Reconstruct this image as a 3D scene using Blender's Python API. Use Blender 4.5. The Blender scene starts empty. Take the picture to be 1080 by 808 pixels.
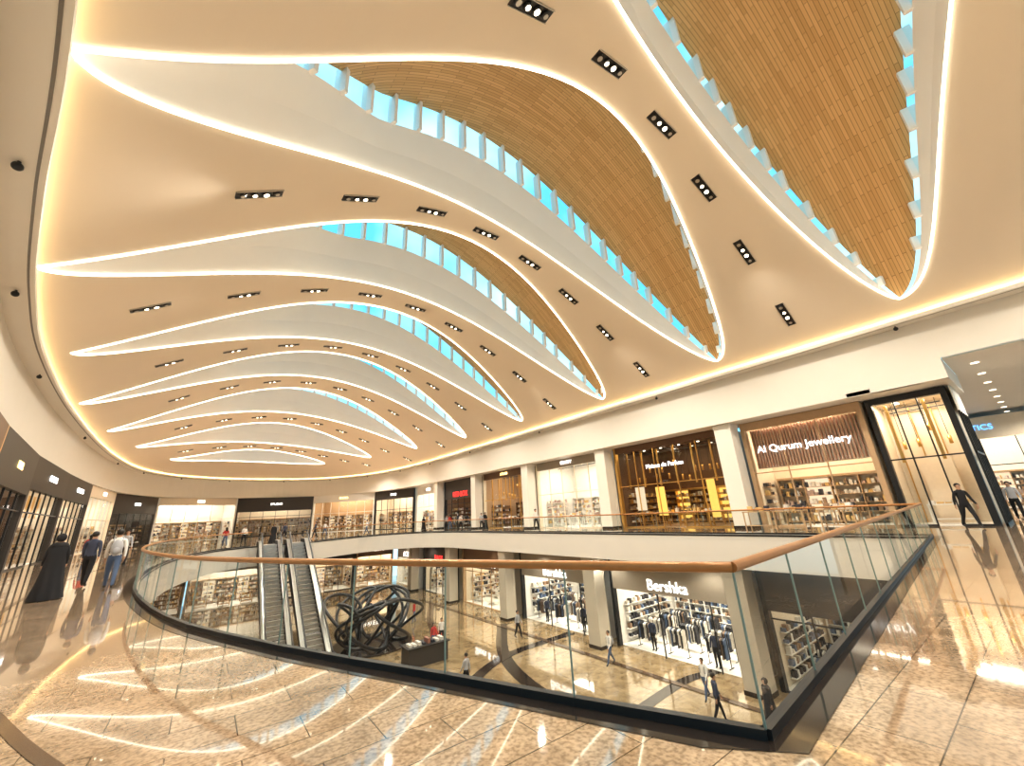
import bpy, math, random, time
from mathutils import Vector, Matrix, geometry
T0=time.time()
random.seed(7)
scene=bpy.context.scene
COL=scene.collection
# ------------------------------------------------------------------ materials
def nt(name):
    m=bpy.data.materials.new(name); m.use_nodes=True
    n=m.node_tree; n.nodes.clear()
    o=n.nodes.new('ShaderNodeOutputMaterial')
    return m,n,o
def pmat(name,col,rough=.5,metal=0.,spec=.5,var=.06,scale=6.):
    m,n,o=nt(name)
    p=n.nodes.new('ShaderNodeBsdfPrincipled')
    p.inputs['Roughness'].default_value=rough; p.inputs['Metallic'].default_value=metal
    p.inputs['Specular IOR Level'].default_value=spec
    tc=n.nodes.new('ShaderNodeTexCoord'); nz=n.nodes.new('ShaderNodeTexNoise'); nz.inputs['Scale'].default_value=scale
    n.links.new(tc.outputs['Object'],nz.inputs['Vector'])
    mx=n.nodes.new('ShaderNodeMix'); mx.data_type='RGBA'
    mx.inputs[6].default_value=(*[c*(1-var) for c in col],1); mx.inputs[7].default_value=(*[min(1,c*(1+var)) for c in col],1)
    n.links.new(nz.outputs['Fac'],mx.inputs[0]); n.links.new(mx.outputs[2],p.inputs['Base Color'])
    n.links.new(p.outputs[0],o.inputs[0]); return m
def emat(name,col,s,sample=False):
    m,n,o=nt(name); e=n.nodes.new('ShaderNodeEmission'); e.inputs[0].default_value=(*col,1); e.inputs[1].default_value=s
    n.links.new(e.outputs[0],o.inputs[0])
    if not sample:
        try: m.cycles.emission_sampling='NONE'
        except Exception: pass
    return m
def glassmat(name,tint,lo=.025,hi=.55,pw=4.):
    m,n,o=nt(name); t=n.nodes.new('ShaderNodeBsdfTransparent'); t.inputs[0].default_value=(*tint,1)
    g=n.nodes.new('ShaderNodeBsdfGlossy'); g.inputs['Roughness'].default_value=.01
    f=n.nodes.new('ShaderNodeLayerWeight'); f.inputs[0].default_value=.5
    a=n.nodes.new('ShaderNodeMath'); a.operation='POWER'; a.inputs[1].default_value=pw; n.links.new(f.outputs['Facing'],a.inputs[0])
    b=n.nodes.new('ShaderNodeMath'); b.operation='MULTIPLY_ADD'; b.inputs[1].default_value=hi; b.inputs[2].default_value=lo; n.links.new(a.outputs[0],b.inputs[0])
    mx=n.nodes.new('ShaderNodeMixShader'); n.links.new(b.outputs[0],mx.inputs[0]); n.links.new(t.outputs[0],mx.inputs[1]); n.links.new(g.outputs[0],mx.inputs[2])
    n.links.new(mx.outputs[0],o.inputs[0]); return m
def stone(name,c1,c2,mort,tx,ty,rough=.1,off=.5,rot=0.,spec=.7,coat=.6,grain=(.62,1.1)):
    m,n,o=nt(name); p=n.nodes.new('ShaderNodeBsdfPrincipled')
    tc=n.nodes.new('ShaderNodeTexCoord'); mp=n.nodes.new('ShaderNodeMapping'); mp.inputs['Rotation'].default_value=(0,0,rot)
    n.links.new(tc.outputs['Object'],mp.inputs['Vector'])
    br=n.nodes.new('ShaderNodeTexBrick'); br.offset=off; br.inputs['Scale'].default_value=1; br.inputs['Brick Width'].default_value=tx; br.inputs['Row Height'].default_value=ty
    br.inputs['Mortar Size'].default_value=.005; br.inputs['Mortar Smooth'].default_value=.1
    br.inputs['Color1'].default_value=(*c1,1); br.inputs['Color2'].default_value=(*c2,1); br.inputs['Mortar'].default_value=(*mort,1)
    n.links.new(mp.outputs[0],br.inputs['Vector'])
    nz=n.nodes.new('ShaderNodeTexNoise'); nz.inputs['Scale'].default_value=26; nz.inputs['Detail'].default_value=5; n.links.new(mp.outputs[0],nz.inputs['Vector'])
    n2=n.nodes.new('ShaderNodeTexNoise'); n2.inputs['Scale'].default_value=1.6; n2.inputs['Detail'].default_value=6; n2.inputs['Distortion'].default_value=1.2; n.links.new(mp.outputs[0],n2.inputs['Vector'])
    cr=n.nodes.new('ShaderNodeValToRGB'); g0,g1=grain
    cr.color_ramp.elements[0].position=.35; cr.color_ramp.elements[0].color=(g0,g0*.95,g0*.9,1); cr.color_ramp.elements[1].position=.6; cr.color_ramp.elements[1].color=(g1,g1,g1,1)
    n.links.new(nz.outputs['Fac'],cr.inputs[0])
    c3=n.nodes.new('ShaderNodeValToRGB'); c3.color_ramp.elements[0].position=.3; c3.color_ramp.elements[0].color=(.68,.64,.59,1); c3.color_ramp.elements[1].position=.65; c3.color_ramp.elements[1].color=(1.12,1.12,1.12,1)
    n.links.new(n2.outputs['Fac'],c3.inputs[0])
    a=n.nodes.new('ShaderNodeMix'); a.data_type='RGBA'; a.blend_type='MULTIPLY'; a.inputs[0].default_value=1
    n.links.new(br.outputs['Color'],a.inputs[6]); n.links.new(cr.outputs[0],a.inputs[7])
    b=n.nodes.new('ShaderNodeMix'); b.data_type='RGBA'; b.blend_type='MULTIPLY'; b.inputs[0].default_value=1
    n.links.new(a.outputs[2],b.inputs[6]); n.links.new(c3.outputs[0],b.inputs[7]); n.links.new(b.outputs[2],p.inputs['Base Color'])
    p.inputs['Roughness'].default_value=rough; p.inputs['Specular IOR Level'].default_value=spec; p.inputs['Coat Weight'].default_value=coat; p.inputs['Coat Roughness'].default_value=.02; p.inputs['Coat IOR'].default_value=1.8
    n.links.new(p.outputs[0],o.inputs[0]); return m
def plank(name):
    m,n,o=nt(name); p=n.nodes.new('ShaderNodeBsdfPrincipled'); tc=n.nodes.new('ShaderNodeTexCoord')
    br=n.nodes.new('ShaderNodeTexBrick'); br.offset=.37; br.inputs['Scale'].default_value=1; br.inputs['Brick Width'].default_value=1.2; br.inputs['Row Height'].default_value=.12
    br.inputs['Mortar Size'].default_value=.008; br.inputs['Bias'].default_value=-.1
    br.inputs['Color1'].default_value=(.74,.47,.21,1); br.inputs['Color2'].default_value=(.60,.35,.135,1); br.inputs['Mortar'].default_value=(.34,.17,.06,1)
    n.links.new(tc.outputs['Object'],br.inputs['Vector']); n.links.new(br.outputs['Color'],p.inputs['Base Color']); p.inputs['Roughness'].default_value=.45
    n.links.new(p.outputs[0],o.inputs[0]); return m
M_ceil=pmat('ceiling_plaster',(.86,.76,.63),.75,var=.015,scale=.5)
M_reveal=pmat('reveal_white',(.93,.92,.90),.6,var=.02,scale=1)
M_white=pmat('cream_paint',(.78,.74,.67),.5,var=.02,scale=1)
M_slab=pmat('slab_white',(.68,.65,.59),.5,var=.02,scale=1)
M_lcol=pmat('lower_column_stone',(.50,.45,.37),.4,var=.05,scale=1)
M_wood=plank('wood_planks')
M_led=emat('led_line',(1,.90,.70),7,True)
M_cove=emat('cove_led',(1,.73,.36),28,True)
M_floor=stone('granite_floor',(.52,.395,.275),(.43,.32,.22),(.11,.08,.055),.9,.45,.06)
M_lfloor=stone('marble_lower_floor',(.42,.32,.19),(.37,.28,.165),(.15,.1,.06),1.2,1.2,.06)
M_dark=pmat('dark_granite',(.035,.026,.022),.08,var=.4,scale=40,spec=.7)
M_brown=pmat('brown_granite',(.10,.06,.035),.1,var=.3,scale=30,spec=.7)
M_rail=pmat('bronze_wood_rail',(.44,.21,.075),.3,metal=.25,var=.12,scale=9)
M_steel=pmat('steel',(.55,.53,.5),.3,metal=1)
M_black=pmat('black_metal',(.018,.018,.02),.35)
M_blackm=pmat('black_rubber',(.03,.03,.032),.6)
M_slot=pmat('slot_grey',(.22,.20,.18),.6)
M_glass=glassmat('rail_glass',(.90,.94,.93))
M_sglass=glassmat('shop_glass',(.93,.95,.94),.03,.5)
M_sky=glassmat('skylight_glass',(.86,.98,1.),.0,.1)
M_joint=pmat('glass_edge',(.25,.33,.30),.2)
M_spotlens=emat('spot_lens',(1,.85,.62),10)
M_gold=pmat('gold_metal',(.75,.47,.16),.28,metal=.8)
M_cream=pmat('shop_cream',(.80,.70,.56),.5)
M_w=pmat('shop_white',(.82,.80,.76),.5)
M_dk=pmat('shop_dark',(.05,.042,.038),.45)
M_greige=pmat('shop_greige',(.34,.29,.23),.5)
M_choc=pmat('shop_chocolate',(.16,.085,.045),.4)
M_tan=pmat('shop_tan',(.50,.34,.20),.5)
M_rose=pmat('rose_slats',(.62,.36,.25),.4,metal=.3)
M_sw=emat('sign_white',(1,.97,.92),4); M_sr=emat('sign_red',(1,.05,.04),3.5); M_sg=emat('sign_gold',(1,.75,.3),4); M_sb=emat('sign_blue',(.15,.45,1),3); M_yl=emat('yellow_lightbox',(1,.62,.15),1.6)
M_panel=emat('shop_light_panel',(1,.86,.66),4); M_bl=emat('shelf_backlight',(1,.80,.55),1.2)
M_skin=pmat('skin',(.50,.30,.20),.5); M_hair=pmat('hair',(.02,.015,.012),.6)
G=[pmat('goods_%d'%i,c,.5) for i,c in enumerate([(.7,.66,.6),(.05,.05,.06),(.30,.14,.10),(.65,.45,.2),(.12,.18,.3),(.8,.78,.74),(.3,.2,.13),(.5,.38,.33),(.15,.2,.15)])]
C_black=pmat('cloth_black',(.015,.015,.018),.85); C_navy=pmat('cloth_navy',(.05,.06,.10),.85); C_grey=pmat('cloth_grey',(.42,.42,.44),.85); C_white=pmat('cloth_white',(.75,.72,.68),.85); C_red=pmat('cloth_red',(.5,.06,.05),.85); C_denim=pmat('cloth_denim',(.09,.13,.22),.85)
# ------------------------------------------------------------------ mesh builder
class MB:
    def __init__(s): s.v=[];s.f=[];s.m=[];s.mats=[];s.s=[]
    def mi(s,mat):
        if mat not in s.mats: s.mats.append(mat)
        return s.mats.index(mat)
    def face(s,idx,mat,sm=False): s.f.append(tuple(idx)); s.m.append(s.mi(mat)); s.s.append(sm)
    def quad(s,pts,mat,sm=False):
        b=len(s.v); s.v+= [tuple(p) for p in pts]; s.face(range(b,b+len(pts)),mat,sm)
    def box(s,x0,x1,y0,y1,z0,z1,mat):
        b=len(s.v); s.v+=[(x0,y0,z0),(x1,y0,z0),(x1,y1,z0),(x0,y1,z0),(x0,y0,z1),(x1,y0,z1),(x1,y1,z1),(x0,y1,z1)]
        for f in ((0,3,2,1),(4,5,6,7),(0,1,5,4),(1,2,6,5),(2,3,7,6),(3,0,4,7)): s.face([b+i for i in f],mat)
    def obox(s,c,ax,ay,az,hx,hy,hz,mat):
        c=Vector(c);b=len(s.v)
        for dz in(-1,1):
            for dx,dy in((-1,-1),(1,-1),(1,1),(-1,1)): s.v.append(tuple(c+ax*hx*dx+ay*hy*dy+az*hz*dz))
        for f in ((0,3,2,1),(4,5,6,7),(0,1,5,4),(1,2,6,5),(2,3,7,6),(3,0,4,7)): s.face([b+i for i in f],mat)
    def cyl(s,x,y,z0,z1,r,mat,n=14,r2=None):
        r2=r if r2 is None else r2; b=len(s.v)
        for z,rr in((z0,r),(z1,r2)):
            for i in range(n): a=2*math.pi*i/n; s.v.append((x+rr*math.cos(a),y+rr*math.sin(a),z))
        for i in range(n): j=(i+1)%n; s.face((b+i,b+j,b+n+j,b+n+i),mat,True)
        s.face([b+i for i in range(n)][::-1],mat); s.face([b+n+i for i in range(n)],mat)
    def prism(s,poly,x0,x1,mat): # poly in (y,z)
        b=len(s.v);n=len(poly)
        for x in(x0,x1):
            for y,z in poly: s.v.append((x,y,z))
        s.face([b+i for i in range(n)],mat); s.face([b+n+i for i in range(n)][::-1],mat)
        for i in range(n): j=(i+1)%n; s.face((b+i,b+n+i,b+n+j,b+j),mat)
    def strip(s,A,B,mat,closed=False,sm=True):
        b=len(s.v);n=len(A)
        s.v+=[tuple(p) for p in A]+[tuple(p) for p in B]
        for i in range(n if closed else n-1):
            j=(i+1)%n; s.face((b+i,b+j,b+n+j,b+n+i),mat,sm)
    def tube(s,path,r,mat,n=8,closed=False,cap=True):
        P=[Vector(p) for p in path];L=len(P); R=r if isinstance(r,(list,tuple)) else [r]*L
        b=len(s.v)
        for i,p in enumerate(P):
            t=(P[(i+1)%L]-P[i-1]) if closed else (P[min(i+1,L-1)]-P[max(i-1,0)])
            if t.length<1e-9: t=Vector((0,0,1))
            t.normalize(); up=Vector((0,0,1)) if abs(t.z)<.95 else Vector((0,1,0))
            a=t.cross(up).normalized(); c=a.cross(t)
            for k in range(n): g=2*math.pi*k/n; s.v.append(tuple(p+a*math.cos(g)*R[i]+c*math.sin(g)*R[i]))
        for i in range(L if closed else L-1):
            j=(i+1)%L
            for k in range(n): l=(k+1)%n; s.face((b+i*n+k,b+i*n+l,b+j*n+l,b+j*n+k),mat,True)
        if cap and not closed: s.face([b+k for k in range(n)],mat); s.face([b+(L-1)*n+k for k in range(n)][::-1],mat)
    def sphere(s,c,r,mat,n=12,m=8,keep=None):
        b=len(s.v)
        for i in range(m+1):
            ph=math.pi*i/m
            for k in range(n):
                a=2*math.pi*k/n; s.v.append((c[0]+r[0]*math.sin(ph)*math.cos(a),c[1]+r[1]*math.sin(ph)*math.sin(a),c[2]+r[2]*math.cos(ph)))
        for i in range(m):
            for k in range(n):
                l=(k+1)%n; f=(b+i*n+k,b+(i+1)*n+k,b+(i+1)*n+l,b+i*n+l)
                if keep:
                    cc=sum((Vector(s.v[q]) for q in f),Vector())/4
                    if not keep(cc): continue
                s.face(f,mat,True)
    def mesh(s,name):
        me=bpy.data.meshes.new(name); me.from_pydata(s.v,[],s.f)
        for m in s.mats: me.materials.append(m)
        me.polygons.foreach_set('material_index',s.m); me.polygons.foreach_set('use_smooth',s.s); me.update(); return me
    def obj(s,name,parent=None):
        o=bpy.data.objects.new(name,s.mesh(name)); COL.objects.link(o)
        if parent: o.parent=parent
        return o
def empty(name,M=Matrix()):
    e=bpy.data.objects.new(name,None); e.empty_display_size=.3; e.matrix_world=M; COL.objects.link(e); return e
def crom(P,n=8,closed=False):
    P=[Vector(p) for p in P];L=len(P);out=[]
    for i in range(L if closed else L-1):
        if closed: a,b,c,d=P[i-1],P[i],P[(i+1)%L],P[(i+2)%L]
        else: b,c=P[i],P[i+1]; a=P[i-1] if i else b*2-c; d=P[i+2] if i+2<L else c*2-b
        for k in range(n):
            t=k/n; out.append(.5*((2*b)+(c-a)*t+(2*a-5*b+4*c-d)*t*t+(3*b-a-3*c+d)*t**3))
    if not closed: out.append(P[-1])
    return out
def offset(P,d,closed=True): # outward for CCW
    out=[];L=len(P)
    for i in range(L):
        if closed: t=P[(i+1)%L]-P[i-1]
        else: t=P[min(i+1,L-1)]-P[max(i-1,0)]
        t=t.normalized(); out.append(P[i]+Vector((t.y,-t.x))*d)
    return out
def V3(P,z): return [(p[0],p[1],z) for p in P]
def pip(x,y,poly):
    r=False;j=len(poly)-1
    for i in range(len(poly)):
        xi,yi=poly[i][0],poly[i][1];xj,yj=poly[j][0],poly[j][1]
        if (yi>y)!=(yj>y) and x<(xj-xi)*(y-yi)/(yj-yi)+xi: r=not r
        j=i
    return r
def bb(poly): return min(p[0] for p in poly),max(p[0] for p in poly),min(p[1] for p in poly),max(p[1] for p in poly)
def cdt(name,outer,holes,zf,mat,grid=None,smooth=False,flip=False):
    vs=[];ed=[]
    hb=[bb(h) for h in holes]
    def inside(x,y):
        if not pip(x,y,outer): return False
        for h,B in zip(holes,hb):
            if B[0]<x<B[1] and B[2]<y<B[3] and pip(x,y,h): return False
        return True
    for loop in [outer]+holes:
        b=len(vs);n=len(loop); vs+=[Vector((p[0],p[1])) for p in loop]; ed+=[(b+i,b+(i+1)%n) for i in range(n)]
    if grid:
        B=bb(outer);x=B[0]+grid/2
        while x<B[1]:
            y=B[2]+grid/2
            while y<B[3]:
                if inside(x,y): vs.append(Vector((x,y)))
                y+=grid
            x+=grid
    r=geometry.delaunay_2d_cdt(vs,ed,[],0,1e-5)
    V=[(v[0],v[1],zf(v[0],v[1])) for v in r[0]]; F=[]
    for f in r[2]:
        cx=sum(r[0][i][0] for i in f)/3; cy=sum(r[0][i][1] for i in f)/3
        if inside(cx,cy): F.append(tuple(f)[::-1] if flip else tuple(f))
    me=bpy.data.meshes.new(name); me.from_pydata(V,[],F); me.materials.append(mat)
    if smooth: me.polygons.foreach_set('use_smooth',[True]*len(F))
    me.update(); o=bpy.data.objects.new(name,me); COL.objects.link(o); return o
def sst(a,b,x):
    x=max(0,min(1,(x-a)/(b-a))); return x*x*(3-2*x)
# ------------------------------------------------------------------ atrium ceiling
ZE=9.15; RISE=6.2
corn=crom([(24,-12),(24,-4),(24,5),(24,15),(24,25),(24,35),(24,45),(23.9,53),(23.3,60),(21.8,67),(19,73),(15,77.3),(9.6,79.3),(3.5,79),(-1.5,76.8),(-5.2,72.9),(-7.4,67),(-8.3,60),(-8.5,49.4),(-7.8,34.7),(-6.7,23.9),(-5.5,17.2),(-4.2,11.8),(-3.1,7.8),(-1.6,2),(.5,-4),(4,-10),(9,-14),(15,-16),(20.5,-15.5),(23.3,-14)],7,True)
QS=[-16+.25*i for i in range(int(95.5/.25))]
PL=[];PR=[]
for q in QS:
    xs=[]
    for i in range(len(corn)):
        a=corn[i-1];b=corn[i]
        if (a.y>q)!=(b.y>q): xs.append(a.x+(b.x-a.x)*(q-a.y)/(b.y-a.y))
    if len(xs)<2: xs=[10,10.01]
    PL.append(min(xs));PR.append(max(xs))
def lerp_tab(T,q):
    k=(q+16)/.25; k=max(0,min(len(T)-1.001,k)); i=int(k); f=k-i; return T[i]*(1-f)+T[i+1]*f
ET=[(-18,0),(-14,.35),(-9,.8),(-3,1),(0,1),(43,1.02),(51,.84),(60,.52),(70,.24),(80,0),(99,0)]
def E0(q):
    if q<-18: return 0
    for (a,x),(b,y) in zip(ET,ET[1:]):
        if a<=q<=b: return x+(y-x)*(q-a)/(b-a)
    return 0
def E(q): return sum(E0(q+d) for d in(-3,-1.5,0,1.5,3))/5 if q<76 else E0(q)
def zc(p,q):
    l=lerp_tab(PL,q);r=lerp_tab(PR,q)
    t=max(0,min(1,(p-l)/max(.01,r-l)))
    return ZE+RISE*math.sin(math.pi*t)*E(q)
tips=[((3.6,-8.4),(21.5,-7.3),2.0,2.6),((-.95,-.3),(23.25,1.75),3.6,3.3),((-2.95,7.5),(23.3,10.0),3.0,4.2),((-5.15,15.95),(23.3,19.0),2.8,4.0),((-6.15,25.0),(22.8,28.7),2.9,4.2),((-7.4,34.2),(22.5,38.9),2.9,4.2),((-7.6,44.3),(21.3,50.0),2.8,4.4),((-6.9,53.8),(18.4,60.4),2.6,4.2),((-4.8,63.6),(13.6,68.2),2.2,3.5)]
leaves=[]
NL=64
for lt,rt,a,b in tips:
    N=[];F=[];S=[];TT=[]
    for i in range(NL+1):
        t=.5-.5*math.cos(math.pi*i/NL)
        s=math.sin(math.pi*t) if 0<i<NL else 0
        p=lt[0]+(rt[0]-lt[0])*t; q=lt[1]+(rt[1]-lt[1])*t
        N.append(Vector((p,q-a*s**(1.8-1.3*t)))); F.append(Vector((p,q+b*s**(.5+.2*t)))); S.append(s); TT.append(t)
    N[0]=F[0]=Vector(lt); N[-1]=F[-1]=Vector(rt)
    leaves.append((N,F,S,TT))
holes=[l[0]+l[1][-2:0:-1] for l in leaves]
cdt('ceiling',corn,holes,zc,M_ceil,grid=.75,smooth=True,flip=True)
for li,(N,F,S,TT) in enumerate(leaves):
    e=empty('leaf_skylight')
    rv=MB();wd=MB();gl=MB();led=MB()
    tops=[]
    hh=2.1 if li<2 else 2.8
    for side,sg in((N,1),(F,-1)):
        A=[];B=[];C=[]
        for p,s,pn,pf,t in zip(side,S,N,F,TT):
            w=(pf-pn).length; k=1-(sst(.0,.24,t) if li==2 else sst(.05,.34,t))
            fr=(.08+.82*k) if sg<0 else (.08*(1-k)+.06*k)
            if li<2: fr=.05 if t>.4 else fr
            lean=fr*w*sg; h=hh*s**.75; g=(1.65 if li>1 else 1.2)*s**.5*(1-k)+.02
            z=zc(p.x,p.y)
            A.append(Vector((p.x,p.y,z)));B.append(Vector((p.x,p.y+lean,z+h)));C.append(Vector((p.x,p.y+lean,z+h+g)))
        Mi=[a.lerp(b,.5)+Vector((0,-.15*sg*s,0)) for a,b,s in zip(A,B,S)]
        rv.strip(A,Mi,M_reveal);rv.strip(Mi,B,M_reveal)
        B2=[b+Vector((0,-.3*sg,0)) for b in B]; rv.strip(B,B2,M_reveal)
        gl.strip(B,C,M_sky)
        acc=0;nxt=.9
        for i in range(1,len(B)):
            acc+=(B[i]-B[i-1]).length
            if acc>nxt and (C[i]-B[i]).z>.3:
                nxt=acc+1.2
                t=(B[i]-B[i-1]);t.z=0;t.normalize(); nn=Vector((-t.y,t.x,0)); c=(B[i]+C[i])/2
                rv.obox(c,t,nn,Vector((0,0,1)),.07,.2,(C[i]-B[i]).z/2+.05,M_reveal)
        led.tube([a+Vector((0,sg*.02,-.03)) for a in A],.042,M_led,6)
        tops.append(C)
    rows=[]
    for k in range(9):
        u=k/8; rows.append([a.lerp(b,u)+Vector((0,0,.3*math.sin(math.pi*u)*s)) for a,b,s in zip(tops[0],tops[1],S)])
    for r0,r1 in zip(rows,rows[1:]): wd.strip(r0,r1,M_wood)
    rv.obj('white_reveal',e);wd.obj('wood_soffit',e);gl.obj('clerestory_glazing',e);led.obj('led_outline',e)
print('ceiling',time.time()-T0)
# cornice, cove, fascia
mb=MB(); o=lambda d:offset(corn,d)
mb.strip(V3(o(-.12),8.82),V3(o(.7),8.82),M_white,True)
mb.strip(V3(o(-.12),8.82),V3(o(-.12),9.0),M_white,True)
mb.strip(V3(o(-.12),9.0),V3(o(.3),8.95),M_white,True)
mb.strip(V3(o(.3),8.95),V3(o(.3),9.5),M_white,True)
mb.strip(V3(o(.3),9.5),V3(o(-.0),9.16),M_ceil,True)
mb.obj('cornice')
mb=MB(); mb.strip(V3(o(.02),8.985),V3(o(.16),8.975),M_cove,True); mb.obj('cove_light_strip')
mb=MB(); mb.strip(V3(o(-.02),8.812),V3(o(.03),8.812),M_slot,True); mb.obj('trim_cornice_slot')
mb=MB(); f1=o(.6);f2=o(3.4)
QC=1.5
def isright(p): return p.x>18 and p.y<QC+.1
for i in range(len(f1)):
    j=(i+1)%len(f1); zb=7.0 if isright(f1[i]) else 6.1
    mb.quad([(f1[i].x,f1[i].y,zb),(f1[j].x,f1[j].y,zb),(f1[j].x,f1[j].y,8.82),(f1[i].x,f1[i].y,8.82)],M_white)
    if not isright(f1[i]): mb.quad([(f1[i].x,f1[i].y,zb),(f1[j].x,f1[j].y,zb),(f2[j].x,f2[j].y,zb),(f2[i].x,f2[i].y,zb)],M_white)
mb.obj('wall_fascia')
mb=MB(); mb.box(24.62,29.6,QC-.1,QC+.1,6.1,7.0,M_white); mb.box(24.59,24.8,QC-.1,4.0,6.1,8.8,M_white); mb.box(24.6,29.6,QC+.1,4.9,6.12,6.3,M_white); mb.obj('wall_bulkhead')
mb=MB(); mb.cyl(0,0,-.06,0,.03,M_black); mb.sphere((0,0,-.12),(.09,.09,.09),M_black); me=mb.mesh('cornice_spotlight')
for i in range(3,len(corn),9):
    p=o(.25)[i]; ob=bpy.data.objects.new('cornice_spotlight',me); ob.location=(p.x,p.y,8.82); COL.objects.link(ob)
# recessed downlights
mb=MB()
L,Wd=.72,.17
mb.box(-L,L,-Wd,Wd,.0,.05,M_black)
for a in((-L,L,-Wd-.02,-Wd),(-L,L,Wd,Wd+.02)): mb.box(*a,-.03,.05,M_steel)
for k in range(4):
    x=-.52+k*.347; mb.cyl(x,0,-.06,0,.115,M_black,14); mb.cyl(x,0,-.07,-.06,.07 if k%2 else .085,M_spotlens if k in(1,2) else M_steel,12)
me=mb.mesh('recessed_downlight')
def interp(P,x):
    for a,b in zip(P,P[1:]):
        if a.x<=x<=b.x: return a.y+(b.y-a.y)*(x-a.x)/max(1e-6,b.x-a.x)
    return P[0].y if x<P[0].x else P[-1].y
def spot(loc,pw,ang,col=(1,.93,.82),parent=None,r=.45,name='downlight_lamp'):
    l=bpy.data.lights.new(name,'SPOT'); l.energy=pw; l.spot_size=math.radians(ang); l.spot_blend=.6; l.color=col; l.shadow_soft_size=r
    ob=bpy.data.objects.new(name,l); ob.location=loc; COL.objects.link(ob)
    if parent: ob.parent=parent
    return ob
for k in range(1,len(leaves)-1):
    F=leaves[k][1];N=leaves[k+1][0]
    for c in range(9):
        p=22.2-(3.5 if k==1 else 3.2)*c
        q=(interp(F,p)+interp(N,p))/2
        if p<lerp_tab(PL,q)+1.2 or p>lerp_tab(PR,q)-1: continue
        z=zc(p,q); dzp=(zc(p+.2,q)-zc(p-.2,q))/.4; dzq=(zc(p,q+.2)-zc(p,q-.2))/.4
        X=Vector((1,0,dzp)).normalized(); Z=Vector((-dzp,-dzq,1)).normalized(); Y=Z.cross(X)
        ob=bpy.data.objects.new('recessed_downlight',me)
        M=Matrix((X,Y,Z)).transposed().to_4x4(); M.translation=Vector((p,q,z-.03)); ob.matrix_world=M; COL.objects.link(ob)
        if c%2==1: spot((p,q,z-.25),2500,140,r=.15)
for p,q in((6,-5),(14,-5),(19,-5)): spot((p,q,zc(p,q)-.25),2500,140,r=.15)
# ------------------------------------------------------------------ floors and void
near=crom([(3.36,1.75),(2.25,4.3),(1.0,7.06),(-.35,11),(-1.45,17.5),(-1.7,25),(-1.1,33),(.8,39.5),(3.2,42)],8)
farp=crom([(8.2,42),(11,44),(15,45.5),(18.5,44.5),(20.6,41),(21,36)],8)+[Vector((21,y)) for y in (30,24,18,12,7,3.2)]
void=near+farp
outer=[Vector(p) for p in((-16,-22),(66,-22),(66,98),(-16,98))]
cdt('floor',outer,[void],lambda x,y:0.,M_floor)
cdt('ceiling_lower_level',outer,[void],lambda x,y:-1.6,M_slab,flip=True)
mb=MB(); mb.strip(V3(void,-.005),V3(void,-1.6),M_slab,True,sm=False)
cv=offset(void,.03); mb.strip(V3(cv,-.02),V3(cv,-.1),M_black,True,sm=False); mb.obj('trim_slab_edge')
area=sum(void[i-1].x*void[i].y-void[i].x*void[i-1].y for i in range(len(void)))
sg=1 if area>0 else -1
def floorband(name,d0,d1,mat,z,path,closed=False):
    mb=MB(); mb.strip(V3(offset(path,d0*sg,closed),z),V3(offset(path,d1*sg,closed),z),mat,closed,sm=False); return mb.obj(name)
floorband('trim_dark_border',0,.30,M_dark,.004,void,True)
floorband('trim_brown_line',2.3,2.40,M_brown,.004,near)
mb=MB(); mb.quad([(-14,-20,-7),(45,-20,-7),(45,66,-7),(-14,66,-7)],M_lfloor); mb.obj('floor_lower_level')
def inlay(P,w,mat,z=-6.995):
    P=crom(P,8); A=offset(P,w/2,False);B=offset(P,-w/2,False); mb=MB(); mb.strip(V3(A,z),V3(B,z),mat,False,False); mb.obj('trim_floor_inlay')
inlay([(20.5,4),(16,9),(14.5,16),(16,23),(20.5,30)],.8,M_dark)
inlay([(8,10),(13,13),(20,14),(23,13.5)],.6,M_dark,-6.99)
inlay([(4,18),(10,20),(16,23.5),(22.5,24)],.7,M_dark,-6.985)
inlay([(2,27),(9,26),(14,29),(17,36),(20,42)],.6,M_brown,-6.98)
inlay([(9,5),(11,14),(10,24),(6,30)],.6,M_dark,-6.975)
inlay([(20.1,0),(20.1,20),(20.1,45)],.35,M_brown,-6.97)
# railings
def resample(P,d):
    L=[0]
    for a,b in zip(P,P[1:]): L.append(L[-1]+(b-a).length)
    n=max(1,round(L[-1]/d)); res=[]
    for k in range(n+1):
        s=L[-1]*k/n
        for i in range(len(L)-1):
            if L[i]<=s+1e-9<=L[i+1]+1e-6: res.append(P[i].lerp(P[i+1],(s-L[i])/max(1e-9,L[i+1]-L[i]))); break
        else: res.append(P[-1])
    return res
def railing(path,segs):
    e=empty('glass_railing')
    P3=[Vector((p.x,p.y,1.1)) for p in path]
    m=MB(); m.tube(P3,.04,M_rail,12); m.obj('handrail',e)
    g=MB();j=MB()
    for seg in segs:
        R=resample(seg,1.4)
        for a,b in zip(R,R[1:]):
            t=(b-a).normalized(); a2=a+t*.008;b2=b-t*.008
            g.quad([(a2.x,a2.y,.02),(b2.x,b2.y,.02),(b2.x,b2.y,1.07),(a2.x,a2.y,1.07)],M_glass)
            T=Vector((t.x,t.y,0));NN=Vector((-t.y,t.x,0));Z=Vector((0,0,1)); c=(a+b)/2
            j.obox((c.x,c.y,.035),T,NN,Z,(b-a).length/2,.035,.033,M_black)
            j.obox((b.x,b.y,.56),T,NN,Z,.006,.008,.5,M_joint)
    g.obj('glass_panels',e); j.obj('base_shoe',e)
off=offset(void,.06*sg,True); nn=len(near)
near_r=off[:nn]; far_r=off[nn:]
railing(near_r,[near_r])
railing(far_r+[near_r[0]],[far_r[:-1]+[far_r[-1]],[far_r[-1],near_r[0]]])
print('floor',time.time()-T0)
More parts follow.
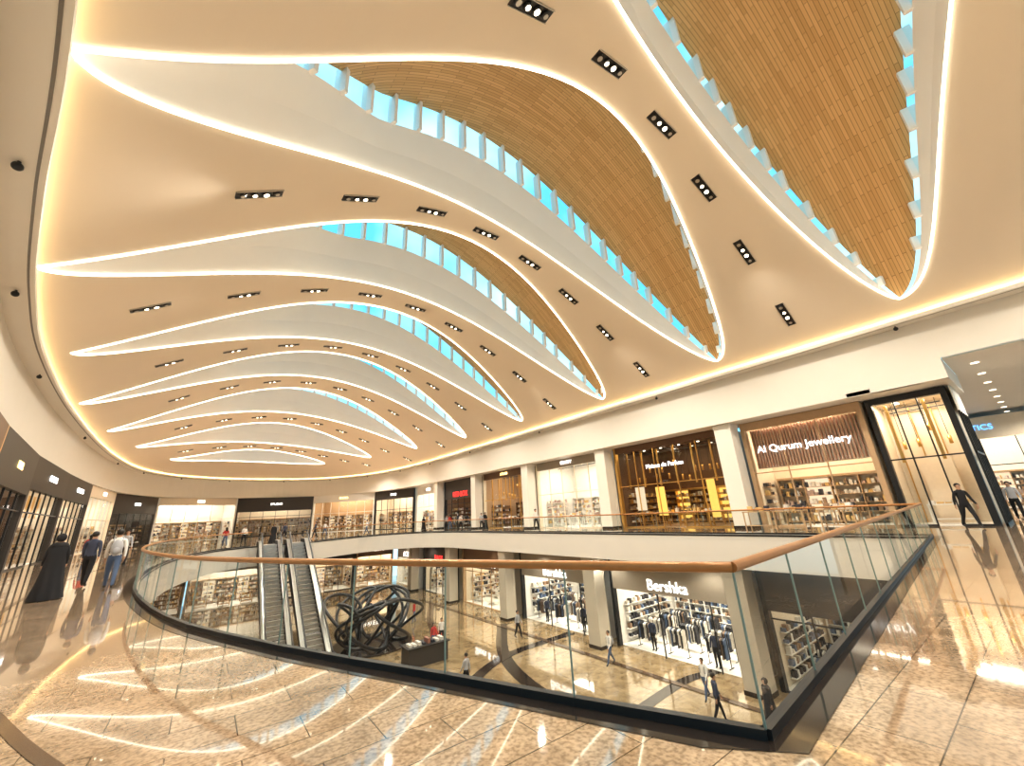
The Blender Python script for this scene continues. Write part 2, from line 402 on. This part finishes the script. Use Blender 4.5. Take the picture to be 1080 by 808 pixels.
# ------------------------------------------------------------------ people
HC={}
def human_mesh(key,stride=.0,top=C_black,bot=C_black,skin=M_skin,hair=M_hair,shoe=M_blackm,kind='man',pack=None,bend=0.):
    if key in HC: return HC[key]
    st=stride
    def arm(sx,sw): return [(sx*.175,-.01,1.42),(sx*.225,.0-sw*.12,1.15),(sx*.235,.05+sw*-.28+.02,.92),(sx*.232,.07+sw*-.32,.84)]
    def leg(sx,sw):
        return [(sx*.09,0,.9),(sx*.095,sw*.22+.02,.5),(sx*.095,sw*.42-(.05 if sw<0 else 0),.09 if sw>=0 else .13),(sx*.1,sw*.42+.13,.035 if sw>=0 else .05)]
    V=[(0,0,.96),(0,0,1.1),(0,-.01,1.3),(0,-.01,1.43),(0,-.005,1.51),(0,.01,1.58),(0,.012,1.66),(0,.005,1.715)]
    R=[(.15,.105),(.135,.1),(.165,.115),(.10,.075),(.055,.055),(.068,.08),(.078,.098),(.055,.07)]
    Ed=[(i,i+1) for i in range(7)]; seg=[(0,1,'top'),(1,2,'top'),(2,3,'top'),(3,4,'skin'),(4,5,'skin'),(5,6,'skin'),(6,7,'skin')]
    hands=[]
    for sx,sw in((1,st),(-1,-st)):
        b=len(V); V+=arm(sx,sw); R+=[(.062,.062),(.046,.046),(.03,.03),(.034,.022)]
        Ed+=[(3,b),(b,b+1),(b+1,b+2),(b+2,b+3)]; seg+=[(3,b,'top'),(b,b+1,'top'),(b+1,b+2,'top'),(b+2,b+3,'skin')]; hands.append((sx,V[b+3]))
        b=len(V); V+=leg(sx,-sw); R+=[(.095,.1),(.066,.07),(.043,.048),(.042,.03)]
        Ed+=[(0,b),(b,b+1),(b+1,b+2),(b+2,b+3)]; seg+=[(0,b,'bot'),(b,b+1,'bot'),(b+1,b+2,'bot'),(b+2,b+3,'shoe')]
    me=bpy.data.meshes.new('sk'); me.from_pydata(V,Ed,[]); ob=bpy.data.objects.new('sk',me); COL.objects.link(ob)
    sk=ob.modifiers.new('s','SKIN'); sk.use_smooth_shade=True
    lay=me.skin_vertices[0] if len(me.skin_vertices) else None
    if lay:
        for i,r in enumerate(R): lay.data[i].radius=r; lay.data[i].use_root=(i==0)
    ob.modifiers.new('u','SUBSURF').levels=2
    dg=bpy.context.evaluated_depsgraph_get(); dg.update(); ev=bpy.data.meshes.new_from_object(ob.evaluated_get(dg))
    mats={'top':top,'bot':bot,'skin':skin,'shoe':shoe}
    mb=MB(); mb.v=[tuple(v.co) for v in ev.vertices]
    VV=[Vector(v) for v in V]
    for p in ev.polygons:
        c=p.center; best=None
        for a,b,l in seg:
            A=VV[a];B=VV[b];d=B-A;t=max(0,min(1,(c-A).dot(d)/d.length_squared)); r=max(R[a])*(1-t)+max(R[b])*t
            dd=(c-A-d*t).length-r
            if best is None or dd<best[0]: best=(dd,l)
        l=best[1]
        if l=='top' and c.z<.98 and abs(c.x)<.16: l='bot'
        if l=='skin' and c.z<1.47 and c.z>1.1: l='top'
        mb.face(list(p.vertices),mats[l],True)
    bpy.data.objects.remove(ob)
    for sx,h in hands:
        h=Vector(h)
        for k in range(4):
            y=-.026+.017*k; ln=[.062,.07,.075,.066][k]
            mb.tube([h+Vector((0,y,-.0)),h+Vector((-.004*sx,y,-.03-ln*.35)),h+Vector((-.018*sx,y+.004,-.03-ln*.75)),h+Vector((-.03*sx,y+.006,-.03-ln))],[.009,.0085,.008,.006],skin,6)
        mb.tube([h+Vector((-.01*sx,.02,.03)),h+Vector((-.02*sx,.045,.0)),h+Vector((-.022*sx,.052,-.035))],[.011,.01,.007],skin,6)
    hz=1.655
    mb.tube([(0,.1,hz+.01),(0,.125,hz-.022),(0,.105,hz-.03)],[.008,.015,.008],skin,6)
    for sx in(-1,1):
        mb.sphere((sx*.032,.093,hz+.01),(.014,.008,.008),M_w,8,5); mb.sphere((sx*.032,.1,hz+.01),(.006,.004,.006),M_hair,6,4)
        mb.sphere((sx*.083,.0,hz-.005),(.012,.022,.032),skin,8,5)
        mb.box(sx*.032-.018,sx*.032+.018,.094,.102,hz+.026,hz+.031,hair)
    mb.sphere((0,.094,hz-.055),(.024,.008,.007),G[7],8,4)
    if kind=='man':
        mb.sphere((0,-.008,hz+.025),(.093,.115,.1),hair,16,10,keep=lambda c:c.y<.03+(c.z-hz)*.6 and c.z>hz-.07)
    elif kind=='woman':
        mb.sphere((0,-.008,hz+.02),(.097,.12,.108),hair,16,10,keep=lambda c:c.y<.03+(c.z-hz)*.6)
        mb.sphere((0,-.07,1.52),(.09,.05,.2),hair,12,8)
    else:
        mb.sphere((0,-.005,hz+.01),(.108,.13,.125),top,18,12,keep=lambda c:c.y<.06 or c.z>hz+.08 or c.z<hz-.09)
        mb.sphere((0,0,1.44),(.20,.14,.11),top,16,8)
    if kind=='abaya':
        prof=[(.015,.35,.30),(.25,.31,.27),(.5,.27,.23),(.8,.235,.19),(1.0,.215,.16),(1.2,.2,.145),(1.38,.215,.14),(1.47,.13,.10)]
        n=40;b=len(mb.v)
        for z,rx,ry in prof:
            for i in range(n):
                a=2*math.pi*i/n; f=1+.055*math.sin(a*9+z*2)*(1.3-z)
                mb.v.append((rx*f*math.cos(a),ry*f*math.sin(a)-.02*(1.4-z),z))
        for r in range(len(prof)-1):
            for i in range(n): j=(i+1)%n; mb.face((b+r*n+i,b+r*n+j,b+(r+1)*n+j,b+(r+1)*n+i),top,True)
    if pack:
        mb.sphere((0,-.2,1.22),(.15,.1,.23),pack,16,10); mb.sphere((0,-.28,1.13),(.1,.05,.1),pack,12,8)
        for sx in(-1,1): mb.tube([(sx*.1,-.16,1.4),(sx*.11,-.02,1.5),(sx*.12,.11,1.38),(sx*.12,.1,1.15),(sx*.12,-.1,1.05)],.018,pack,6)
    me=mb.mesh('figure_'+key); HC[key]=me; return me
def person(key,x,y,z,head,hgt=1.75,name='person',parent=None,**kw):
    o=bpy.data.objects.new(name,human_mesh(key,**kw)); s=hgt/1.755; o.scale=(s,s,s); o.location=(x,y,z+.002); o.rotation_euler=(0,0,math.radians(head)); COL.objects.link(o)
    if parent: o.parent=parent
    return o
person('pack',-2.2,18.3,0,5,1.72,stride=.75,top=C_white,bot=C_denim,pack=C_grey,name='walking_man')
person('dark',-3.0,19.9,0,-5,1.70,stride=.6,top=C_navy,bot=C_black,name='walking_man')
person('abaya',-3.25,17.1,0,8,1.66,top=C_black,kind='abaya',name='woman_in_abaya')
person('blackman',25.0,2.45,0,125,1.76,stride=.7,top=C_black,bot=C_black,name='walking_man')
person('grey',31.0,1.38,0,95,1.75,stride=.5,top=C_grey,bot=C_black,name='walking_man')
HC_list=[('red',dict(stride=.4,top=C_red,bot=C_denim,kind='woman')),('wt',dict(stride=.5,top=C_white,bot=C_black)),('abaya',{}),('dark',{}),('pack',{}),('grey',{})]
def crowd(pts,z):
    for i,(x,y,h) in enumerate(pts):
        k,kw=HC_list[i%len(HC_list)]; person(k,x,y,z,h,1.62+.04*(i%4),name='shopper',**kw)
crowd([(1.5,46,20),(3,47.5,200),(5.2,45.5,180),(9.5,49,80),(15,49,100),(22.6,36,170),(23.2,44,10),(22.8,27.5,180),(23,51,0),(-4,33,10),(-5,42,180),(-3.2,29,190),(-5.6,36,20),(22.4,40,190),(24,37.5,160),(7,52,40),(12,56,200),(23.3,45,200)],0)
crowd([(13.6,28.2,200),(14.5,28.8,160),(19,9.2,60),(18,10.8,230),(19.6,12.2,90),(12,21,20),(15.5,36,90),(5,24,0),(18.6,8.1,10),(13,40,30),(19.8,18,80),(19.2,26,200)],-7)
print('people',time.time()-T0)
# ------------------------------------------------------------------ shops
def rack(mb,x,y,z,ln,pal):
    mb.box(x,x+.03,y-.25,y+.25,z,z+.03,M_black);mb.box(x+ln,x+ln+.03,y-.25,y+.25,z,z+.03,M_black)
    mb.box(x,x+.03,y-.015,y+.015,z,z+1.45,M_black);mb.box(x+ln,x+ln+.03,y-.015,y+.015,z,z+1.45,M_black);mb.box(x,x+ln,y-.012,y+.012,z+1.43,z+1.46,M_black)
    k=x+.1
    while k<x+ln-.05:
        w=random.uniform(.2,.24);h=random.uniform(.7,1.0);c=random.choice(pal)
        mb.prism([(y-.03,z+1.42),(y-w,z+1.33),(y-w-.02,z+1.15),(y-w*.8,z+1.12),(y-w*.95,z+1.4-h),(y+w*.95,z+1.4-h),(y+w*.8,z+1.12),(y+w+.02,z+1.15),(y+w,z+1.33),(y+.03,z+1.42)],k,k+.045,c)
        k+=random.uniform(.07,.12)
def table(mb,x,y,z,w,d,h,mt,pal):
    mb.box(x,x+w,y,y+d,z+h-.05,z+h,mt)
    for a in(x+.02,x+w-.07):
        for b in(y+.02,y+d-.07): mb.box(a,a+.05,b,b+.05,z,z+h-.05,mt)
    mb.box(x+.05,x+w-.05,y+.05,y+d-.05,z+.2,z+.23,mt)
    k=x+.08
    while k<x+w-.25:
        for yy in(y+.08,y+d/2+.04):
            hh=random.uniform(.06,.3); mb.box(k,k+.2,yy,yy+d/2-.14,z+h,z+h+hh,random.choice(pal))
        k+=.28
def text(body,loc,size,mat,parent,rz=0):
    c=bpy.data.curves.new('sign_lettering','FONT'); c.body=body; c.size=size; c.extrude=.02; c.align_x='CENTER'; c.align_y='CENTER'; c.materials.append(mat)
    o=bpy.data.objects.new('sign_lettering',c); COL.objects.link(o); o.parent=parent; o.location=loc; o.rotation_euler=(math.pi/2,0,rz); return o
def shop(name,L,R,z0,H,D,frame=M_dk,wall=M_cream,floor=M_w,shelf=M_tan,pal=None,sign=None,smat=M_sw,ssize=.5,slats=None,power=250,racks=0,feature=None,header=.45,hm=None,mull=1.7,lc=(1,.88,.72),open_=False,mann=0,lightbox=None,signz=None,portal=None,backlit=None,plain=False):
    L=Vector(L);R=Vector(R);W=(R-L).length;x=(R-L)/W
    M=Matrix(((x.x,-x.y,0,L.x),(x.y,x.x,0,L.y),(0,0,1,z0),(0,0,0,1)))
    e=empty(name,M); pal=pal or G
    mb=MB();gl=MB();g=MB()
    pw=.22; top=H-header
    pf=portal or frame
    mb.box(0,pw,-.02,.3,0,H,pf);mb.box(W-pw,W,-.02,.3,0,H,pf);mb.box(pw,W-pw,-.02,.3,top,H,hm or pf)
    mb.box(0,.08,.3,D,.0,H,wall);mb.box(W-.08,W,.3,D,0,H,wall);mb.box(0,W,D,D+.1,0,H,wall)
    mb.box(.08,W-.08,.3,D,.004,.02,floor);mb.box(.08,W-.08,.3,D,H-.1,H,wall)
    n=max(2,round((W-2*pw)/mull)); dx=(W-2*pw)/n; door=n//2
    zt=min(3.0,top-.3)
    for i in range(1,n): 
        if open_ and i%2: continue
        mb.box(pw+i*dx-.025,pw+i*dx+.025,.06,.14,0,top,frame)
    for i in range(n):
        a=pw+i*dx;b=a+dx
        if not open_: mb.box(a,b,.06,.14,zt,zt+.06,frame)
        if i!=door:
            if not open_: gl.quad([(a,.1,.05),(b,.1,.05),(b,.1,zt),(a,.1,zt)],M_sglass); mb.box(a,b,.06,.14,0,.08,frame)
        if not open_: gl.quad([(a,.1,zt+.06),(b,.1,zt+.06),(b,.1,top),(a,.1,top)],M_sglass)
    nb=max(2,int((W-.6)/1.1)); bw=(W-.6)/nb; sh=2.6 if H>5 else 2.2
    if plain:
        for i in range(int(W/.8)):
            mb.box(.3+i*.8,.34+i*.8,D-.1,D,0,H-.3,M_gold)
        mb.box(W*.3,W*.7,D-.6,D-.4,.0,3.2,M_cream); table(g,W*.25,1.2,.02,W*.5,.6,.9,M_w,pal)
    else:
        for i in range(nb):
            a=.3+i*bw; mb.box(a,a+.05,D-.4,D,0,sh,shelf)
            if i%3==1 and not racks:
                mb.box(a+.05,a+bw,D-.05,D-.02,.3,sh,backlit or M_bl); 
            for k in range(6):
                z=.15+k*(sh-.2)/5.; mb.box(a+.05,a+bw,D-.4,D-.06,z,z+.03,shelf)
                if k<5:
                    c=a+.1
                    while c<a+bw-.15:
                        w=random.uniform(.08,.2);h=random.uniform(.12,.34)
                        g.box(c,c+w,D-.36,D-.12,z+.03,z+.03+h,random.choice(pal)); c+=w+random.uniform(.02,.1)
        mb.box(.3+nb*bw,.35+nb*bw,D-.4,D,0,sh,shelf)
        mb.box(.3,W-.3,D-.45,D,sh,sh+.12,shelf)
        for xs in(.08,W-.38):
            for k in range(5):
                z=.3+k*.48; mb.box(xs,xs+.3,1,D-1,z,z+.03,shelf)
                c=1.1
                while c<D-1.3:
                    w=random.uniform(.1,.25); g.box(xs+.04,xs+.26,c,c+w,z+.03,z+random.uniform(.15,.38),random.choice(pal)); c+=w+random.uniform(.05,.2)
        if racks:
            for r in range(racks):
                yy=1.0+r*1.25
                c=.8+random.random()*.5
                while c+1.3<W-.8 and yy<D-.8: rack(g,c,yy,.02,1.2,pal); c+=1.9+random.random()*.5
        else:
            for r in range(2 if D>3.6 else 1):
                c=.9
                while c+1.2<W-.8:
                    table(g,c,1.0+r*2.0,.02,1.2,.65,.85 if r else .95,shelf,pal); c+=2.2
    for i in range(int(W/1.6)):
        for k in range(3):
            g.cyl(.9+i*1.6,1+k*(D-2)/2,H-.16,H-.1,.1,M_panel,10)
    for k in range(2): mb.box(.4,W-.4,1.2+k*1.5,1.26+k*1.5,H-.5,H-.45,M_black)
    if slats:
        c=pw+.1
        while c<W-pw: mb.box(c,c+.05,.55,.75,zt+.35,top,slats); c+=.16
        mb.box(pw,W-pw,.76,.8,zt+.3,top,wall)
    if feature:
        c=.6
        while c<W-.5:
            z=H-random.uniform(1.2,2.6); g.cyl(c,2.2,z,H-.1,.012,M_black,5); g.cyl(c,2.2,z-.4,z,.07,feature,10); c+=.55
        for k in range(int(W/1.4)):
            mb.box(.5+k*1.4,.62+k*1.4,.9,1.0,2.9,top,feature)
    if lightbox:
        for a,b,z1,z2,mt in lightbox: mb.box(a*W,b*W,.3,.36,z1,z2,mt)
    mb.obj('facade_and_fitout',e)
    if gl.v: gl.obj('shop_glass',e)
    g.obj('merchandise',e)
    for k in range(mann):
        xx=W*(k+.6)/(mann+.2); person('mann',xx,.7,.0,180,1.8,name='mannequin',parent=e,top=C_white if k%2 else C_navy,bot=C_black,skin=M_w,hair=M_w)
    if sign: text(sign,(W/2,-.06,signz if signz else top+header/2),ssize,smat,e)
    l=bpy.data.lights.new('shop_lamp','AREA'); l.energy=power*.7; l.shape='RECTANGLE'; l.size=W*.7; l.size_y=D*.5; l.color=lc
    lo=bpy.data.objects.new('shop_lamp',l); lo.location=(W/2,D*.45,H-.2); COL.objects.link(lo); lo.parent=e
    return e
H=6.08
P=26
neu=[G[0],G[5],G[6],G[1],G[3],G[7]]
shop('corner_glass_shop',(26.3,4.65),(26.3,1.75),0,H,3.0,frame=M_black,wall=M_cream,header=.3,mull=.8,power=260,feature=M_gold,plain=True,pal=neu)
shop('jewellery_shop',(P,10.75),(P,4.8),0,H,3.2,frame=M_tan,wall=M_cream,portal=M_tan,sign='Al Qurum Jewellery',smat=M_sw,ssize=.56,signz=4.35,slats=M_rose,power=420,shelf=M_tan,pal=neu)
shop('perfume_shop',(P,20.85),(P,11.95),0,H,6,frame=M_gold,wall=M_choc,floor=M_tan,portal=M_gold,sign='Maison de Parfum',smat=M_sw,ssize=.42,signz=4.3,feature=M_gold,power=380,shelf=M_gold,pal=[G[3],G[6],M_gold,G[0]],hm=M_choc,backlit=M_yl,lightbox=[(.36,.44,.8,2.8,M_yl),(.16,.25,1.2,2.9,M_bl),(.8,.86,.6,3.0,M_yl)],lc=(1,.75,.42))
shop('beauty_shop',(P,30.85),(P,21.95),0,H,5,frame=M_cream,wall=M_w,portal=M_cream,sign='BEAUTY',ssize=.4,power=800,shelf=M_w,hm=M_greige,pal=[G[0],G[5],G[7],G[3]],header=.7)
shop('leather_shop',(P,40.85),(P,31.95),0,H,5,frame=M_gold,wall=M_tan,portal=M_cream,sign='ATELIER',smat=M_sg,ssize=.4,power=600,shelf=M_choc,hm=M_choc,feature=M_gold,header=.7,pal=neu)
shop('fashion_shop',(P,50.85),(P,41.95),0,H,5,frame=M_black,wall=M_choc,sign='RED BOX',smat=M_sr,ssize=.9,signz=4.2,power=450,header=2.4,hm=M_dk,racks=2,mann=2)
shop('gift_shop',(25.9,60),(P,51.95),0,H,5,frame=M_w,wall=M_w,sign='HOME',ssize=.5,power=800,shelf=M_tan,header=1.2,hm=M_w)
ring=[(25.6,60.6),(22.5,70),(14.5,78.6),(3.5,80.6),(-6,75),(-9,65),(-9.25,54),(-8.9,44),(-8.3,34),(-7.2,25),(-5.9,17),(-4.6,10)]
sty=[dict(name='shoe_shop',frame=M_black,wall=M_cream,sign='SHOES',header=1.4,hm=M_dk,power=800),
 dict(name='bookshop',frame=M_w,wall=M_tan,sign='BOOKS',header=1.2,hm=M_w,power=900,smat=M_sg),
 dict(name='department_store',frame=M_black,wall=M_cream,sign='STUDIO',header=2.2,hm=M_dk,portal=M_dk,power=600,racks=2),
 dict(name='toy_shop',frame=M_w,wall=M_w,sign='KIDS',header=1.0,hm=M_cream,power=900),
 dict(name='sportswear_shop',frame=M_black,wall=M_dk,sign='SPORT',header=2.2,hm=M_dk,portal=M_dk,power=500,racks=2),
 dict(name='optician_shop',frame=M_cream,wall=M_w,sign='OPTIC',header=1.0,hm=M_cream,power=700),
 dict(name='cosmetics_shop',frame=M_black,wall=M_cream,sign='COSMETICS',header=1.8,hm=M_dk,portal=M_dk,power=600),
 dict(name='candle_shop',frame=M_black,wall=M_cream,sign='CANDLES',header=1.8,hm=M_dk,portal=M_dk,power=500,feature=M_gold),
 dict(name='luxury_shop',frame=M_black,wall=M_choc,sign='NOIR',header=2.2,hm=M_dk,portal=M_dk,power=350,slats=None,smat=M_sg),
 dict(name='tea_shop',frame=M_gold,wall=M_cream,sign='TEA',header=1.0,hm=M_choc,power=500),
 dict(name='phone_shop',frame=M_black,wall=M_w,sign='PHONES',header=1.0,hm=M_dk,power=500)]
for i in range(len(ring)-1):
    s=dict(sty[i]); nm=s.pop('name'); s.setdefault('ssize',.5); s.setdefault('pal',neu)
    shop(nm,ring[i+1],ring[i],0,H,3.2,**s)
shop('corridor_shop',(46,7.9),(46,-3),0,6.6,5,frame=M_black,wall=M_w,sign='OPTICS',smat=M_sb,ssize=.55,header=1.6,hm=M_cream,power=900,pal=neu)
mb=MB(); mb.box(24.7,60,-22,QC-.12,6.95,7.1,M_white); mb.box(29.7,60,QC-.12,9,6.95,7.1,M_white); mb.obj('ceiling_corridor')
mb=MB(); mb.box(26.35,29.4,1.6,1.64,4.9,6.08,M_white)
for k in range(5):
    x=26.35+k*.75; mb.box(x,x+.06,1.58,1.66,0,4.9,M_black)
mb.box(26.35,29.4,1.58,1.66,3,3.08,M_black); mb.box(26.35,29.4,1.58,1.66,0,.1,M_black)
mb.quad([(26.35,1.62,.1),(29.4,1.62,.1),(29.4,1.62,4.9),(26.35,1.62,4.9)],M_sglass)
mb.obj('window_side_glazing')
mb=MB(); mb.box(29.45,29.65,1.6,8,0,6.9,M_white); mb.obj('wall_return')
mb=MB(); mb.box(32.2,45.9,8,8.3,0,6.9,M_white); mb.obj('wall_corridor')
mb=MB()
for k in range(10):
    for q in(-1,.6): mb.cyl(27+3*k,q,6.93,6.95,.14,M_panel)
mb.obj('corridor_ceiling_lights')
for k in range(3): spot((29+7*k,-.5,6.9),1300,150,name='corridor_lamp',r=.1)
for q in(11.35,21.4,31.4,41.4,51.4):
    mb=MB(); mb.box(24.9,25.92,q-.5,q+.5,0,6.09,M_white); mb.box(24.87,25.93,q-.53,q+.53,0,.15,M_dark); mb.box(24.87,25.93,q-.53,q+.53,5.85,6.09,M_white); mb.obj('column')
# lower shops
LH=5.38
lz=-7
PB=22.7
dkp=[G[1],G[1],G[1],G[5],G[6],G[0],G[4]]
ls=[('clothing_shop',10.3,1,dict(frame=M_black,wall=M_cream,sign=None,racks=3,power=500,header=2.0,hm=M_dk,pal=dkp)),
 ('clothing_shop',19.9,11.2,dict(frame=M_black,wall=M_w,sign='Bershka',racks=4,power=1400,header=2.0,hm=M_greige,open_=True,mann=2,pal=dkp)),
 ('clothing_shop',30,21,dict(frame=M_black,wall=M_w,sign='Bershka',racks=4,power=1300,header=2.0,hm=M_greige,open_=True,mann=2,pal=dkp)),
 ('shoe_shop',40.2,31.3,dict(frame=M_tan,wall=M_cream,sign='Shoes & Co',header=2.0,hm=M_choc,power=900,pal=neu)),
 ('bag_shop',50.2,41.5,dict(frame=M_black,wall=M_cream,sign='BAGS',header=2.0,hm=M_dk,power=800,smat=M_sr,pal=neu)),
 ('sport_shop',59,51.6,dict(frame=M_w,wall=M_w,sign='ACTIVE',header=2.0,hm=M_greige,power=800,pal=neu))]
for nm,a,b,kw in ls: shop(nm,(PB,a),(PB,b),lz,LH,7,ssize=.85,shelf=M_w,signz=3.85,**kw)
for i,(a,b) in enumerate(((-10,-1),(-.8,8),(8.2,17),(17.2,22.4))):
    shop(['cafe_shop','kids_shop','denim_shop','sweets_shop'][i],(a,60),(b,60),lz,LH,5,ssize=.7,frame=[M_black,M_w,M_dk,M_tan][i],wall=[M_choc,M_w,M_cream,M_cream][i],hm=[M_dk,M_greige,M_dk,M_choc][i],sign=['CAFE','KIDS','DENIM','SWEETS'][i],header=1.6,power=800,pal=neu)
mb=MB(); mb.box(-12.2,-12,-20,66,-7,-1.6,M_tan); mb.obj('wall_lower_left')
mb=MB(); mb.box(-12,PB,-8.2,-8,-7,-1.6,M_tan); mb.obj('wall_lower_near')
for q in(.6,10.75,20.45,30.65,40.85,50.9):
    mb=MB(); mb.box(21.2,22.2,q-.5,q+.5,-6.99,-1.61,M_lcol); mb.box(21.17,22.23,q-.53,q+.53,-6.99,-6.8,M_dark); mb.box(21.17,22.23,q-.53,q+.53,-2.0,-1.61,M_lcol); mb.obj('column')
for q in range(2,58,7): spot((21.6,q+3.5,-1.7),260,150,name='soffit_lamp',r=.1)
for x,y in((2,52),(10,52),(-5,30),(-5,45)): spot((x,y,-1.7),420,150,name='soffit_lamp',r=.1)
# ------------------------------------------------------------------ escalators
def escalator(x0,ytop):
    e=empty('escalator',Matrix.Translation((x0,ytop,0))); mb=MB();g=MB()
    run=12.12;N=30;w=.5
    mb.box(-.85,.85,-.6,1.4,-.35,.01,M_steel)
    for i in range(N):
        y=-.6-run*i/N; z=-7*(i)/N
        mb.box(-w,w,y-run/N,y,z-.25,z-7/N*.2,M_steel); mb.box(-w,w,y-.03,y,z-.25,z-.04,M_blackm)
    yb=-.6-run
    mb.box(-.85,.85,yb-2,yb,-7.0,-6.98,M_steel)
    for sx in(-1,1):
        a=sx*.55;b=sx*.85; x1,x2=min(a,b),max(a,b)
        mb.prism([(1.2,.3),(-.6,.3),(yb,-6.7),(yb-1.8,-6.7),(yb-1.8,-7),(yb-.2,-7),(-.6,-.9),(1.2,-.9)],x1,x2,M_blackm)
        mb.prism([(1.2,.34),(-.6,.34),(yb,-6.66),(yb-1.8,-6.66),(yb-1.8,-6.7),(yb,-6.7),(-.6,.3),(1.2,.3)],x1-.01,x2+.01,M_steel)
        xm=sx*.7
        g.quad([(xm,1.0,.34),(xm,-.6,.34),(xm,-.6,.95),(xm,1.0,.95)],M_glass)
        g.quad([(xm,-.6,.34),(xm,yb,-6.66),(xm,yb,-6.05),(xm,-.6,.95)],M_glass)
        g.quad([(xm,yb,-6.66),(xm,yb-1.6,-6.66),(xm,yb-1.6,-6.05),(xm,yb,-6.05)],M_glass)
        path=[(xm,1.0,.5),(xm,1.25,.6),(xm,1.3,.78),(xm,1.2,.95),(xm,1.0,1.0),(xm,-.6,1.0),(xm,yb,-6.0),(xm,yb-1.6,-6.0),(xm,yb-1.85,-6.05),(xm,yb-1.95,-6.22),(xm,yb-1.85,-6.4),(xm,yb-1.6,-6.5)]
        mb.tube(path,.06,M_black,8)
    mb.obj('truss_steps_handrails',e); g.obj('balustrade_glass',e)
escalator(4.6,42.2); escalator(6.7,42.2)
# sculpture: low wide loops of black tube
mb=MB(); random.seed(3)
for k in range(12):
    a=k*math.pi/12*2; pts=[]
    for i in range(40):
        t=2*math.pi*i/40
        r=2.2+1.2*math.sin(t+k); h=1.7+1.55*math.sin(t+a*1.7)
        pts.append((r*math.cos(a+.9*math.sin(t)),1.2*r*math.sin(a+.9*math.sin(t)),max(.1,h)))
    mb.tube(pts,.11,M_black,8,closed=True)
mb.cyl(0,0,0,.12,2.8,M_dark,40)
o2=mb.obj('loop_sculpture'); o2.location=(10.9,32.6,-6.995)
mb=MB()
mb.box(-1.3,1.3,-.6,.6,.0,1.0,M_dk);mb.box(-1.4,1.4,-.7,.7,1.0,1.06,M_black)
for k in range(8): mb.box(-1.2+.3*k,-1.02+.3*k,-.4,.2,1.06,1.15+.2*random.random(),random.choice([G[1],G[2],G[0]]))
k=mb.obj('service_counter'); k.location=(12.2,26.5,-6.995)
for q in(6.5,8.5,10):
    mb=MB(); table(mb,-.7,-.35,0,1.4,.7,.95,M_tan,neu); t=mb.obj('display_table'); t.location=(24,q,0); t.rotation_euler=(0,0,math.pi/2)
mb=MB(); mb.box(-15,-14.8,-22,98,0,9,M_white); mb.obj('wall_outer_left')
mb=MB(); mb.box(-14.7,26,90,90.2,0,9,M_white); mb.obj('wall_outer_far')
# ------------------------------------------------------------------ world, camera
w=bpy.data.worlds.new('World'); scene.world=w; w.use_nodes=True
wn=w.node_tree; bg=wn.nodes['Background']; bg.inputs[1].default_value=2.1
tc=wn.nodes.new('ShaderNodeTexCoord'); nz=wn.nodes.new('ShaderNodeTexNoise'); nz.inputs['Scale'].default_value=3.5; nz.inputs['Detail'].default_value=4
cr=wn.nodes.new('ShaderNodeValToRGB'); cr.color_ramp.elements[0].position=.40; cr.color_ramp.elements[0].color=(.13,.50,.72,1); cr.color_ramp.elements[1].position=.62; cr.color_ramp.elements[1].color=(.58,.80,.88,1)
wn.links.new(tc.outputs['Generated'],nz.inputs['Vector']); wn.links.new(nz.outputs['Fac'],cr.inputs[0]); wn.links.new(cr.outputs[0],bg.inputs[0])
cam=bpy.data.cameras.new('Camera'); co=bpy.data.objects.new('Camera',cam); COL.objects.link(co); scene.camera=co
cam.sensor_width=36; cam.lens=36*410/1080; cam.clip_start=.05; cam.clip_end=500
yaw=math.radians(37.4);pt=math.radians(18.35)
f=Vector((math.sin(yaw)*math.cos(pt),math.cos(yaw)*math.cos(pt),math.sin(pt))); r0=Vector((math.cos(yaw),-math.sin(yaw),0)); u0=r0.cross(f)
X=(.9985*r0-.055*u0).normalized(); Z=-f; Y=Z.cross(X)
M=Matrix((X,Y,Z)).transposed().to_4x4(); M.translation=Vector((0,0,1.6)); co.matrix_world=M
scene.view_settings.view_transform='Standard'; scene.view_settings.exposure=-.12; scene.view_settings.gamma=.88
print('done',time.time()-T0)
